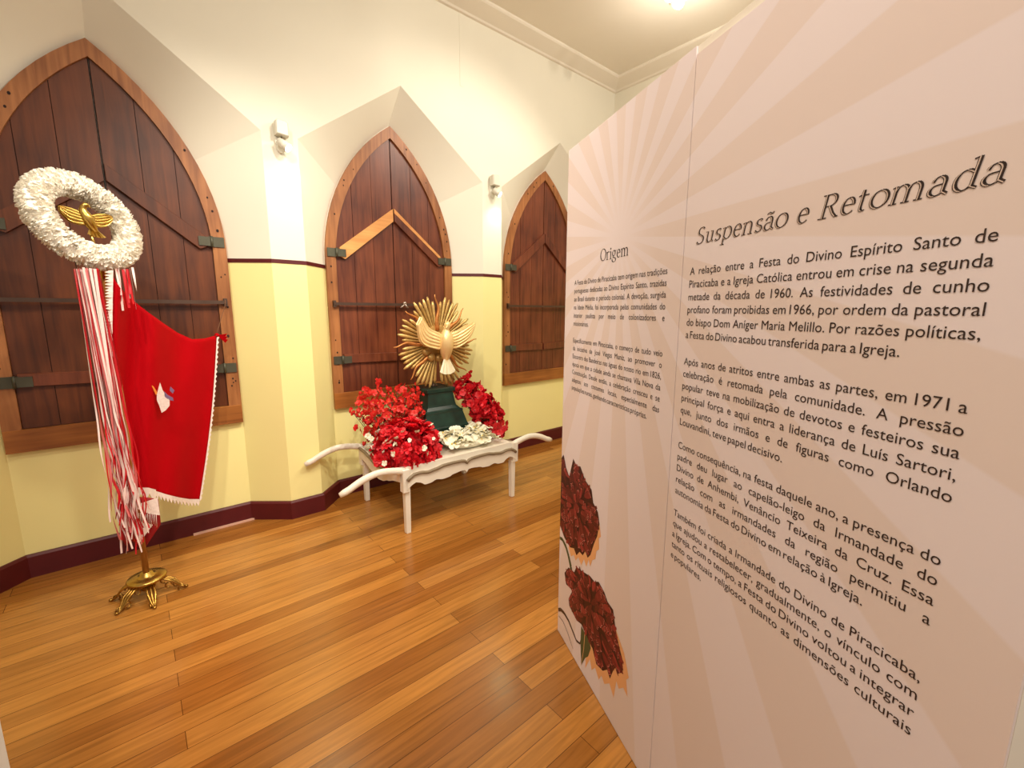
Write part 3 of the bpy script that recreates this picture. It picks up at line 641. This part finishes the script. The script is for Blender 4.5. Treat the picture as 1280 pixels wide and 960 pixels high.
# cloth: corners read from the photo, hung between the pole and the cord at the window bar
def bez(pts, t):
    n = len(pts)-1; k = min(n-1, int(t*n)); f = t*n-k
    return (pts[k][0]*(1-f)+pts[k+1][0]*f, pts[k][1]*(1-f)+pts[k+1][1]*f)
TOP = [(136, 338), (150, 360), (168, 377), (186, 391), (204, 404), (222, 416), (240, 424), (256, 423), (271, 419)]
BOT = [(146, 610), (158, 613), (172, 614), (186, 614), (198, 617), (211, 621), (224, 624), (237, 626), (249, 626)]
def cpx(u, v):
    a, b = bez(TOP, u), bez(BOT, u)
    bow = -5*math.sin(PI*v)*(1-u)+3.5*math.sin(PI*v)*u
    return a[0]+(b[0]-a[0])*v+bow, a[1]+(b[1]-a[1])*v
def cy(u, v):
    y = -.518+.538*u-(.16*u)*v
    y -= .045*math.sin(u*17+v*2.2)*math.exp(-1.6*u)*(1-.3*v)*min(1, u*8)+.034*math.sin(u*8-1.6-v*1.4)*v
    y += .085*math.sin((u-.3*v)*10+.8)*(1-v)*.6*min(1, max(0, u-.14)*5)*(1-u)-.045*math.exp(-((u-.09)/.09)**2)
    return y
def cloth(u, v): q = cpx(u, v); return L(at(q[0], q[1], cy(u, v)))
clo = MB().grid(cloth, 48, 40).build('banner_cloth', M_cloth, bn, solid=.003)
def edge_lace(mb, f, n, tooth, out):
    for i in range(n):
        a, b = f(i/n), f((i+1)/n); m_ = (a+b)/2; o = out(i/n)
        mb.add([a, b, b+o*.45, m_+o, a+o*.45], [(0, 1, 2, 3, 4)])
F_ = Vector((0, -.004, 0))
def lace(f, n, out, o0=0):
    mb = MB(); edge_lace(mb, f, n, 0, out); mb.build('lace_trim', M_lace, clo, solid=.002)
lace(lambda t: cloth(1, t)+F_, 34, lambda t: Vector((.013, .004, 0)))
lace(lambda t: cloth(.46+.54*t, 1)+F_+Vector((0, 0, .012)), 13, lambda t: Vector((0, 0, -.046)))
lace(lambda t: cloth(.0+.47*t, 1)+F_*2+Vector((0, -.012, .026)), 5, lambda t: Vector((0, -.002, -.072)))
lace(lambda t: cloth(0, t*.55)+F_*2+Vector((.016, -.022, 0)), 40, lambda t: Vector((-.03*(1-.5*t), -.004+.008*math.sin(t*60), -.004)))
# lower folds of the cloth that show under the hem
FO = [(148, 616), (160, 619), (172, 621), (186, 622), (198, 624)]; FU = [(150, 668), (157, 682), (166, 676), (178, 690), (201, 655)]
def fold(u, v):
    a, b = bez(FO, u), bez(FU, u); q = (a[0]*(1-v)+b[0]*v, a[1]*(1-v)+b[1]*v)
    return L(at(q[0], q[1], -.47+.05*u+.012*math.sin(u*11+v)))
MB().grid(fold, 16, 12).build('cloth_fold', M_clothd, clo, solid=.003)
def pxpoly(nm, pts, y): MB().add([L(at(a, b, y)) for a, b in pts], [tuple(range(len(pts)))]).build(nm, M_lace, clo, solid=.002)
pxpoly('fold_lace', [(174, 630), (197, 622), (200, 644), (186, 642), (172, 636)], -.485); pxpoly('fold_lace', [(170, 655), (178, 652), (191, 656), (182, 668), (175, 678)], -.487)
pxpoly('fold_lace', [(148, 619), (160, 624), (153, 630), (147, 628)], -.49)
mb = MB()
for i in range(12):
    a = 171+2.2*i; MB().tube([L(at(a, 641+.2*i, -.49)), L(at(a+1, 655+(i % 3)*2, -.49))], .0011, 5).build('fringe_thread', M_lace, clo)
# embroidered dove
mb = MB(); cc = lambda px, py: L(at(px, py, cy(.47, .42)-.030))
def patch(pts, mi): mb.add([cc(*p) for p in pts], [tuple(range(len(pts)))], mi)
patch([(200, 478), (203, 487), (207, 494), (212, 500), (212, 507), (207, 513), (202, 516), (199, 507), (196, 500), (196, 493)], 0)
patch([(205, 489), (210, 494), (216, 497), (217, 501), (211, 500), (206, 496)], 1); patch([(213, 483), (218, 488), (216, 492), (212, 488)], 1)
patch([(189, 481), (192, 483), (197, 491), (195, 494)], 2)
mb.build('embroidered_dove', [M_emb_w, M_emb_g, M_emb_o], clo, solid=.0025)
kn = MB(); c0 = cloth(1, 0); 
for i in range(5):
    a = -.6+.35*i; kn.add([c0, c0+Vector((.05+.01*math.cos(i*3), .02, -.015+.03*math.sin(a))), c0+Vector((.045, .025, -.035+.03*math.sin(a)))], [(0, 1, 2)])
kn.ell(c0, (.012, .012, .012)); kn.build('corner_knot', M_cloth, clo, solid=.003)
# ribbons hanging from the wreath
rr = random.Random(5)
for i in range(62):
    t = rr.random(); px0 = 92+33*t+rr.uniform(-1, 1); short = i >= 50
    if short: px0 = rr.uniform(141, 167)
    y0 = -.545+rr.uniform(-.03, .01)+(.07 if short else 0)
    top = at(px0, 334+4*rr.random(), y0); ln = rr.uniform(1.16, 1.38) if not short else rr.uniform(.10, .2)
    wd = rr.uniform(.005, .011); ph, fq = rr.uniform(0, 6), rr.uniform(16, 34); amp = rr.uniform(.006, .016); dx = rr.uniform(-.02, .062)*(.3 if short else 1)
    mb = MB(); n = 40 if not short else 8
    def rb(u, v, top=top, ln=ln, wd=wd, ph=ph, fq=fq, amp=amp, dx=dx, short=short):
        s_ = v; k = 0 if short else max(0, s_-.45)/.55
        gather = (1-.22*s_) if not short else 1
        x = BS.x-.03+(top.x-BS.x+.03)*gather+dx*s_+amp*k*math.sin(fq*s_+ph)
        y = top.y+amp*k*math.cos(fq*.8*s_+ph)-.02*s_
        z = top.z-ln*s_+amp*.5*k*math.sin(fq*1.7*s_)
        tw = ph+3.2*s_*math.sin(ph*3)+k*6*s_
        return L((x, y, z))+Vector((math.cos(tw*.6)*wd*(u-.5), math.sin(tw*.6)*wd*(u-.5), 0))
    mb.grid(rb, 1, n)
    mi = rr.choice((0, 0, 0, 1, 1, 2)) if not short else rr.choice((0, 1, 1)); lab = ('white ribbon', 'red ribbon', 'pink ribbon')[mi]
    mb.build('ribbon', M_rib[mi], bn, label=lab)
# cord from the cloth corner to the window bar
cw = MB().tube([at(270, 421, .012), (.44, .07, 1.41), (.485, .118, 1.52), (.49, .115, 1.56)], .0022, 6).build('tie_cord', M_cord)
tag(cw, 'thin cord tying the banner corner up to the window bar', 'cord')

# ------------------------------------------------------------------ flower litter
LX0, LX1, LY0, LY1 = 1.262, 2.262, -.765, -.02
lc = Vector(((LX0+LX1)/2, (LY0+LY1)/2, 0)); hx, hy = (LX1-LX0)/2, (LY1-LY0)/2
lt = thing('flower_litter', 'white four legged carrying litter with curved handles and scalloped aprons', 'litter', lc)
MB().box((0, 0, .44), (2*hx-.05, 2*hy-.05, .03)).build('tray', M_cart, lt)
MB().box((0, -hy+.03, .435), (2*hx-.08, .025, .06)).build('rail', M_cart, lt); MB().box((0, hy-.03, .435), (2*hx-.08, .025, .06)).build('rail', M_cart, lt)
def wave(t):  return .022*abs(math.sin(t*PI*3))**.8-.012
TOPW = [(0, .385), (.05, .405), (.10, .418), (.2, .420), (.33, .410), (.45, .417), (.6, .429), (.75, .430), (.9, .427), (.96, .420), (1, .404)]
BOTW = [(0, .322), (.06, .347), (.13, .360), (.2, .350), (.28, .326), (.37, .328), (.46, .341), (.58, .330), (.68, .333), (.76, .346), (.9, .353), (.965, .351), (1, .330)]
DIP = [(-.36, .443), (-.25, .438), (-.15, .420), (-.06, .397), (0, .392), (.06, .397), (.15, .420), (.25, .438), (.36, .443)]
def interp(tab, x):
    for (a, p), (b, q) in zip(tab, tab[1:]):
        if x <= b: 
            f = max(0, (x-a)/(b-a)); f = f*f*(3-2*f); return p+(q-p)*f
    return tab[-1][1]
def apron(nm, n, ln, place, hgt, dip):
    top = []; bot = []
    for i in range(n+1):
        t = i/n; x = (t-.5)*ln
        if dip:
            zt = interp(DIP, t*ln-ln/2); zb = zt-.07-.03*math.sin(PI*t)
        else:
            tt = (t if t < .5 else 1-t)*2; zt = interp(TOPW, tt); zb = interp(BOTW, tt)
        top.append((x, zt)); bot.append((x, zb))
    mb = MB()
    for i in range(n):
        q = [bot[i], bot[i+1], top[i+1], top[i]]
        f = [place(a[0], -.012, a[1]) for a in q]; b = [place(a[0], .012, a[1]) for a in q]
        mb.add(f+b, [(0, 1, 2, 3), (7, 6, 5, 4), (3, 2, 6, 7), (1, 0, 4, 5)])
    o = mb.build(nm, M_cart, lt)
    MB().tube([place(a[0], -.014, a[1]+.001) for a in top], .0115, 8).build('moulding', M_taupe, o)
apron('apron', 60, 2*hx-.05, lambda x, d, z: Vector((x, -hy+.004+d, z)), .1, False)
apron('apron', 60, 2*hx-.05, lambda x, d, z: Vector((-x, hy-.004-d, z)), .1, False)
apron('apron', 30, 2*hy-.05, lambda x, d, z: Vector((-hx+.004+d, -x, z)), .1, True)
apron('apron', 30, 2*hy-.05, lambda x, d, z: Vector((hx-.004-d, x, z)), .1, True)
for sx in (-1, 1):
    for sy in (-1, 1):
        cx_, cy_ = sx*(hx-.022), sy*(hy-.022)
        p = MB(); b = 0.022
        for z0, z1, r0, r1 in ((.30, .462, .024, .024),): 
            p.lathe([(r0-.004, z0), (r0, z0+.004), (r1, z1-.004), (r1-.004, z1)], 4, square=True, c=(cx_, cy_, 0))
        p.build('corner_post', M_cart, lt)
        lg = MB().lathe([(.013, 0), (.016, .004), (.019, .29), (.019, .31)], 4, square=True, c=(cx_-sx*.012, cy_-sy*.008, 0)); lg.build('leg', M_cart, lt)
        ln = .43
        pts = []
        for i in range(15):
            t = i/14; pts.append((cx_+sx*(-.02+ln*t+.02), cy_, .442+.036*math.sin(PI*min(1, t*1.15)*.85+.1)-.085*max(0, t-.35)**1.6*1.4))
        MB().tube(pts, [.024]*3+[.023]*8+[.022]*3+[.016], 12, flat=.8).build('handle', M_cart, lt)

# ------------------------------------------------------------------ golden dove statue
SX, SY = 1.83, -.21
sta = thing('dove_statue', 'golden sunburst dove statue on a stepped dark green marble base', 'statue', (SX, SY, .456))
B = .456
ped = MB().lathe([(.205, 0), (.205, .125), (.198, .135), (.17, .235), (.172, .25), (.152, .262), (.132, .285), (.128, .30), (.112, .395), (.128, .402), (.128, .425), (.118, .432)], 4, square=True).build('pedestal', M_marb, sta)
MB().lathe([(.04, .43), (.03, .445), (.018, .46), (.016, .56)], 16).build('stem', M_bar, sta)
SC = Vector((.0, -.075, 1.245-B))
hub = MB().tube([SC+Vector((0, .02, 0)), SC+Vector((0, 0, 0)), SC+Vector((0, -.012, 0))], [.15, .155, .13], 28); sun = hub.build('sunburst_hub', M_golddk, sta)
rnd = random.Random(2)
for k in range(8):
    mid = PI/8+k*PI/4; mb = MB(); nr = 6
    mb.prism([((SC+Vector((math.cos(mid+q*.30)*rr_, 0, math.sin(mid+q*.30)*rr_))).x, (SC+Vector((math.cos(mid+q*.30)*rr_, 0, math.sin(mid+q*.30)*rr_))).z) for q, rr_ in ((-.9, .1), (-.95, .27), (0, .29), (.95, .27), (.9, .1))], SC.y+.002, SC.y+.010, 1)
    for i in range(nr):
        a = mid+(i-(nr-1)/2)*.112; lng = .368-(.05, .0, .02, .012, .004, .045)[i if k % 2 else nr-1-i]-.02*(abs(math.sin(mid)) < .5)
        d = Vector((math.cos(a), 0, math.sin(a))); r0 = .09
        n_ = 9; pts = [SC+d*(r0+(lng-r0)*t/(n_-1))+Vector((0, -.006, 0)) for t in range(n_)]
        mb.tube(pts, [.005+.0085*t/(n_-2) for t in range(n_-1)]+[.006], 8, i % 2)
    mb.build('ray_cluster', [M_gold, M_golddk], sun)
for k in range(8):
    if k == 6: continue
    a = k*PI/4; d = Vector((math.cos(a), 0, math.sin(a))); sd = Vector((-d.z, 0, d.x))
    lf = .375 if k % 2 == 0 else .365
    pts = [SC+d*(.1+(lf-.1)*t/12)+sd*(.014*math.sin(t/12*PI*2.6)*(t/12+.3))+Vector((0, -.012, 0)) for t in range(13)]
    MB().tube(pts, [.018-.0145*t/12 for t in range(13)], 8).build('flame_ray', M_flame, sun)
cl = MB()
for i in range(9):
    a = rnd.uniform(0, 2*PI); cl.ell(SC+Vector((.1*math.cos(i*.7)-.02, -.025, .09*math.sin(i*.7)-.03)), (.035, .025, .032))
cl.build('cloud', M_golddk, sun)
dove(sta, 'gilded_dove', SC+Vector((.037, -.10, -.0)), Matrix.Rotation(.0, 3, 'X'), .00075, (690, 590),
     [(665, 800, 14, 10), (662, 740, 38, 0), (656, 690, 58, -12), (650, 630, 72, -30), (648, 560, 78, -40), (648, 500, 64, -38), (650, 458, 38, -34), (653, 432, 27, -38), (657, 408, 35, -44), (660, 385, 32, -46), (661, 366, 18, -46), (661, 360, 6, -46)],
     [([(620, 500), (560, 470), (470, 425), (395, 312)], [(620, 640), (540, 640), (385, 570), (352, 385)]), ([(690, 490), (800, 465), (920, 420), (1040, 378)], [(690, 640), (800, 640), (950, 560), (1034, 430)])],
     ((660, 730), [(580, 880), (612, 900), (668, 908), (724, 902), (762, 872)]), (M_dove, M_dove, M_dovew), [(642, 405, 16, -66), (624, 420, 9, -86), (612, 430, 3, -96)], 6)

# ------------------------------------------------------------------ flowers
def petal_flower(n, r, cup, seed, centre=True, layers=1):
    rn = random.Random(seed); mb = MB()
    for ly in range(layers):
        rl = r*(1-.28*ly); cu = cup+.45*ly
        for k in range(n):
            a = 2*PI*k/n+ly*.5+rn.uniform(-.15, .15); tl = cu+rn.uniform(-.2, .2)
            d = Vector((math.cos(a)*math.cos(tl), math.sin(a)*math.cos(tl), math.sin(tl))); sd = Vector((-math.sin(a), math.cos(a), 0)); nn = d.cross(sd)
            wv = rl*(.42 if n <= 6 else .3); L_ = rl*rn.uniform(.85, 1.1)
            rows = [(.05, .2, 0), (.45, .85, -.06), (.8, 1.0, .0), (1.0, .55, .07)]
            vs = []
            for f, q, h in rows: vs += [d*L_*f-sd*wv*q-nn*(h-.05)*rl, d*L_*f-nn*(h+.04)*rl, d*L_*f+sd*wv*q-nn*(h-.05)*rl]
            fs = []
            for i in range(3): fs += [(i*3, i*3+1, i*3+4, i*3+3), (i*3+1, i*3+2, i*3+5, i*3+4)]
            mb.add(vs, fs, 0, True)
    if centre: mb.ell((0, 0, r*.12), (r*.13, r*.13, r*.13), 1, 6, 4)
    return mb
def meshes(prefix, mats, specs): return [petal_flower(*s_).mesh(prefix, mats) for s_ in specs]
ME_spray = meshes('blossom', [M_redo, M_yel], [(5, .026, .35, 1), (5, .023, .6, 2), (5, .028, .2, 3), (4, .02, .8, 4)])
ME_pom = meshes('blossom', [M_red, M_red], [(8, .044, .15, 5, False, 3), (9, .04, .3, 6, False, 3), (7, .046, .2, 7, False, 3)])
ME_white = meshes('blossom', [M_wht, M_yel], [(6, .046, .12, 8, True), (5, .05, .1, 9, True), (6, .043, .25, 10, True)])
ME_tiny = meshes('filler_blossom', [M_wht, M_wht], [(5, .013, .4, 12, False), (5, .011, .6, 13, False)])
def aim(n, rn): 
    q = Vector(n).normalized().to_track_quat('Z', 'Y').to_euler(); return (q.x+rn.uniform(-.3, .3), q.y+rn.uniform(-.3, .3), rn.uniform(0, 6))
def leafblade(mb, p, d, ln, wd, rn):
    d = Vector(d).normalized(); sd = d.cross(Vector((rn.uniform(-.3, .3), rn.uniform(-.3, .3), 1))).normalized(); nn = sd.cross(d)
    p = Vector(p); mb.add([p, p+d*ln*.4-sd*wd+nn*wd*.2, p+d*ln, p+d*ln*.4+sd*wd+nn*wd*.2, p+d*ln*.45-nn*wd*.2], [(0, 1, 4), (1, 2, 4), (2, 3, 4), (3, 0, 4)])
def bouquet(name, label, base, items, mes, stems=True, leaves=30, seed=1, spread=None):
    """items: (world point, normal, scale); the nearest hundred blossoms are parts, the rest one stuff part"""
    rn = random.Random(seed); base = Vector(base); root = thing(name, label, 'flowers', base, 0, 'flower bunches on the litter')
    items = sorted(items, key=lambda q: (Vector(q[0])-CPOS).length/q[2])
    big, rest = items[:95], items[95:]
    for p, n_, s_ in big: inst('blossom', rn.choice(mes), root, Vector(p)-base, aim(n_, rn), s_)
    if rest:
        mb = MB()
        for p, n_, s_ in rest:
            me = rn.choice(mes); from_e = Matrix.LocRotScale(Vector(p)-base, __import__('mathutils').Euler(aim(n_, rn)), (s_, s_, s_))
            mb.add([from_e @ v.co for v in me.vertices], [list(q.vertices) for q in me.polygons], 0, True)
        o = mb.build('blossom_mass', [mes[0].materials[0]], root); o['kind'] = 'stuff'
    if stems:
        for p, n_, s_ in items[::max(2, len(items)//60)]:
            q = Vector(p)-base; b = Vector((q.x*.35, q.y*.35, .0)); m_ = (q+b)/2+Vector((0, 0, .02)); MB().tube([b, m_, q], .0022, 5).build('stem', M_fol, root)
    mb = MB()
    for i in range(leaves):
        p, n_, s_ = rn.choice(items); q = Vector(p)-base; mb = MB(); leafblade(mb, q*.8, Vector(n_)+Vector((rn.uniform(-1, 1), rn.uniform(-1, 1), rn.uniform(-.6, .3))), rn.uniform(.04, .075), rn.uniform(.01, .018), rn); mb.build('leaf', M_fol, root, solid=.001)
    return root
TZ = .456
rn = random.Random(21)
# orange red sprays, rear left
it = []
heads = [(1.17, -.30, .84), (1.22, -.26, .90), (1.27, -.22, .935), (1.33, -.2, .90), (1.37, -.16, .97), (1.45, -.16, .92), (1.50, -.2, .90), (1.55, -.2, .92), (1.60, -.22, .91), (1.64, -.26, .94), (1.655, -.3, .86), (1.30, -.34, .84), (1.40, -.32, .86), (1.50, -.32, .85), (1.58, -.34, .83), (1.22, -.38, .78), (1.62, -.38, .76), (1.34, -.40, .78), (1.46, -.40, .80), (1.20, -.40, .68), (1.54, -.42, .74)]
for hx_, hy_, hz in heads:
    root_ = Vector((1.42+(hx_-1.42)*.6, -.32+(hy_+.3)*.4, TZ+.05)); tipv = Vector((hx_, hy_, hz))
    for k in range(19):
        t = 1-.68*(k/19)**1.0; p = root_.lerp(tipv, t); rad = .014+.085*(1-t)+.01
        a = rn.uniform(0, 2*PI); o = Vector((math.cos(a), math.sin(a), rn.uniform(-.3, .5))); it.append((p+o*rad*rn.uniform(.5, 1.1), o+Vector((0, -.6, .3)), rn.uniform(.8, 1.2)))
for p in ((1.10, -.30, .80), (1.12, -.33, .79), (1.125, -.28, .81)): it.append((Vector(p), Vector((-1, -1, .3)), .8))
bouquet('flower_bouquet', 'tall loose orange red sprays at the left rear of the litter', (1.42, -.28, TZ), it, ME_spray, True, 26, 1)
# scarlet dome, front left
it = []; cc_ = Vector((1.405, -.54, TZ+.03)); rn = random.Random(22)
for k in range(250):
    ph = rn.uniform(0, 2*PI); ct = rn.uniform(-.08, 1); st_ = math.sqrt(max(0, 1-ct*ct)); n_ = Vector((math.cos(ph)*st_, math.sin(ph)*st_, ct))
    p = cc_+Vector((n_.x*.225, n_.y*.20, n_.z*.245))*rn.uniform(.9, 1.04); p.z = max(p.z, TZ+.025); it.append((p, n_, rn.uniform(.8, 1.1)))
rb_ = bouquet('flower_bouquet', 'dense scarlet dome of blossoms with white specks at the front left of the litter', (1.40, -.545, TZ), it, ME_pom, False, 14, 2)
for k in range(44):
    p, n_, s_ = rn.choice(it)
    inst('filler_blossom', rn.choice(ME_tiny), rb_, Vector(p)-Vector((1.40, -.545, TZ))+n_*.034, aim(n_, rn), rn.uniform(1.0, 1.9))
MB().ell((0, 0, .03), (.18, .165, .17), 0, 20, 12).build('blossom_core', M_red, rb_)
# white bunch, front centre
it = []; rn = random.Random(23)
for k in range(92):
    t = rn.random(); u = rn.uniform(-1, 1); p = Vector((1.70+.43*t, -.53+.15*u+.0*t, TZ+.045+.085*(1-u*u)*rn.uniform(.5, 1))); it.append((p, Vector((u*.1+rn.uniform(-.3, .3), -.5+rn.uniform(-.3, .3), 1)), rn.uniform(.8, 1.15)))
wb_ = bouquet('flower_bouquet', 'white blossoms with green leaves at the front centre of the litter', (1.93, -.55, TZ), it, ME_white, False, 30, 3)
MB().ell((0, -.005, .045), (.215, .125, .06), 0, 20, 12).build('blossom_core', M_wht, wb_)
# scarlet cascade, right
it = []; rn = random.Random(24)
path = [Vector((2.03, -.33, .89)), Vector((2.10, -.38, .80)), Vector((2.17, -.44, .70)), Vector((2.21, -.49, .61)), Vector((2.205, -.54, .53))]
for k in range(330):
    t = rn.uniform(0, 3.999); i = int(t); p = path[i].lerp(path[i+1], t-i); w_ = .075+.03*min(1, t/2.5)
    o = Vector((rn.gauss(0, 1), rn.gauss(0, 1), rn.gauss(0, 1))).normalized(); q = p+o*w_*rn.uniform(.7, 1.1); q.z = max(q.z, TZ+.02); it.append((q, o+Vector((0, -.4, .2)), rn.uniform(1.0, 1.4)))
for hx_, hy_, hz in ((2.13, -.30, .985), (2.19, -.33, .90), (2.26, -.42, .80), (2.31, -.46, .73), (2.06, -.28, .94)):
    for k in range(6): it.append((Vector((hx_, hy_, hz))+Vector((rn.uniform(-.012, .012)-.012*k*.3, rn.uniform(-.015, .015), -.016*k)), Vector((rn.uniform(-1, 1), -1, .3)), rn.uniform(.7, 1.0)))
for k in range(60): it.append((Vector((rn.uniform(2.075, 2.15), rn.uniform(-.50, -.40), rn.uniform(TZ+.03, .70))), Vector((rn.uniform(-1, .3), -1, .3)), rn.uniform(.8, 1.2)))
ME_c = meshes('blossom', [M_red, M_yel], [(5, .026, .35, 31, False), (5, .024, .6, 32, False), (6, .028, .25, 33, False, 2)])
bouquet('flower_bouquet', 'scarlet cascade of blossoms at the right end of the litter', (2.13, -.42, TZ), it, ME_c, False, 60, 4)
# small white buds at the left edge
it = []; rn = random.Random(25)
for k in range(13): it.append((Vector((1.21+rn.uniform(-.03, .05), -.42+rn.uniform(-.07, .07), TZ+.03+.17*rn.random())), Vector((-1, -.6, .4)), rn.uniform(.4, .62)))
bouquet('flower_bouquet', 'small white buds spilling over the left edge of the litter', (1.31, -.42, TZ), it, ME_white, True, 16, 5)
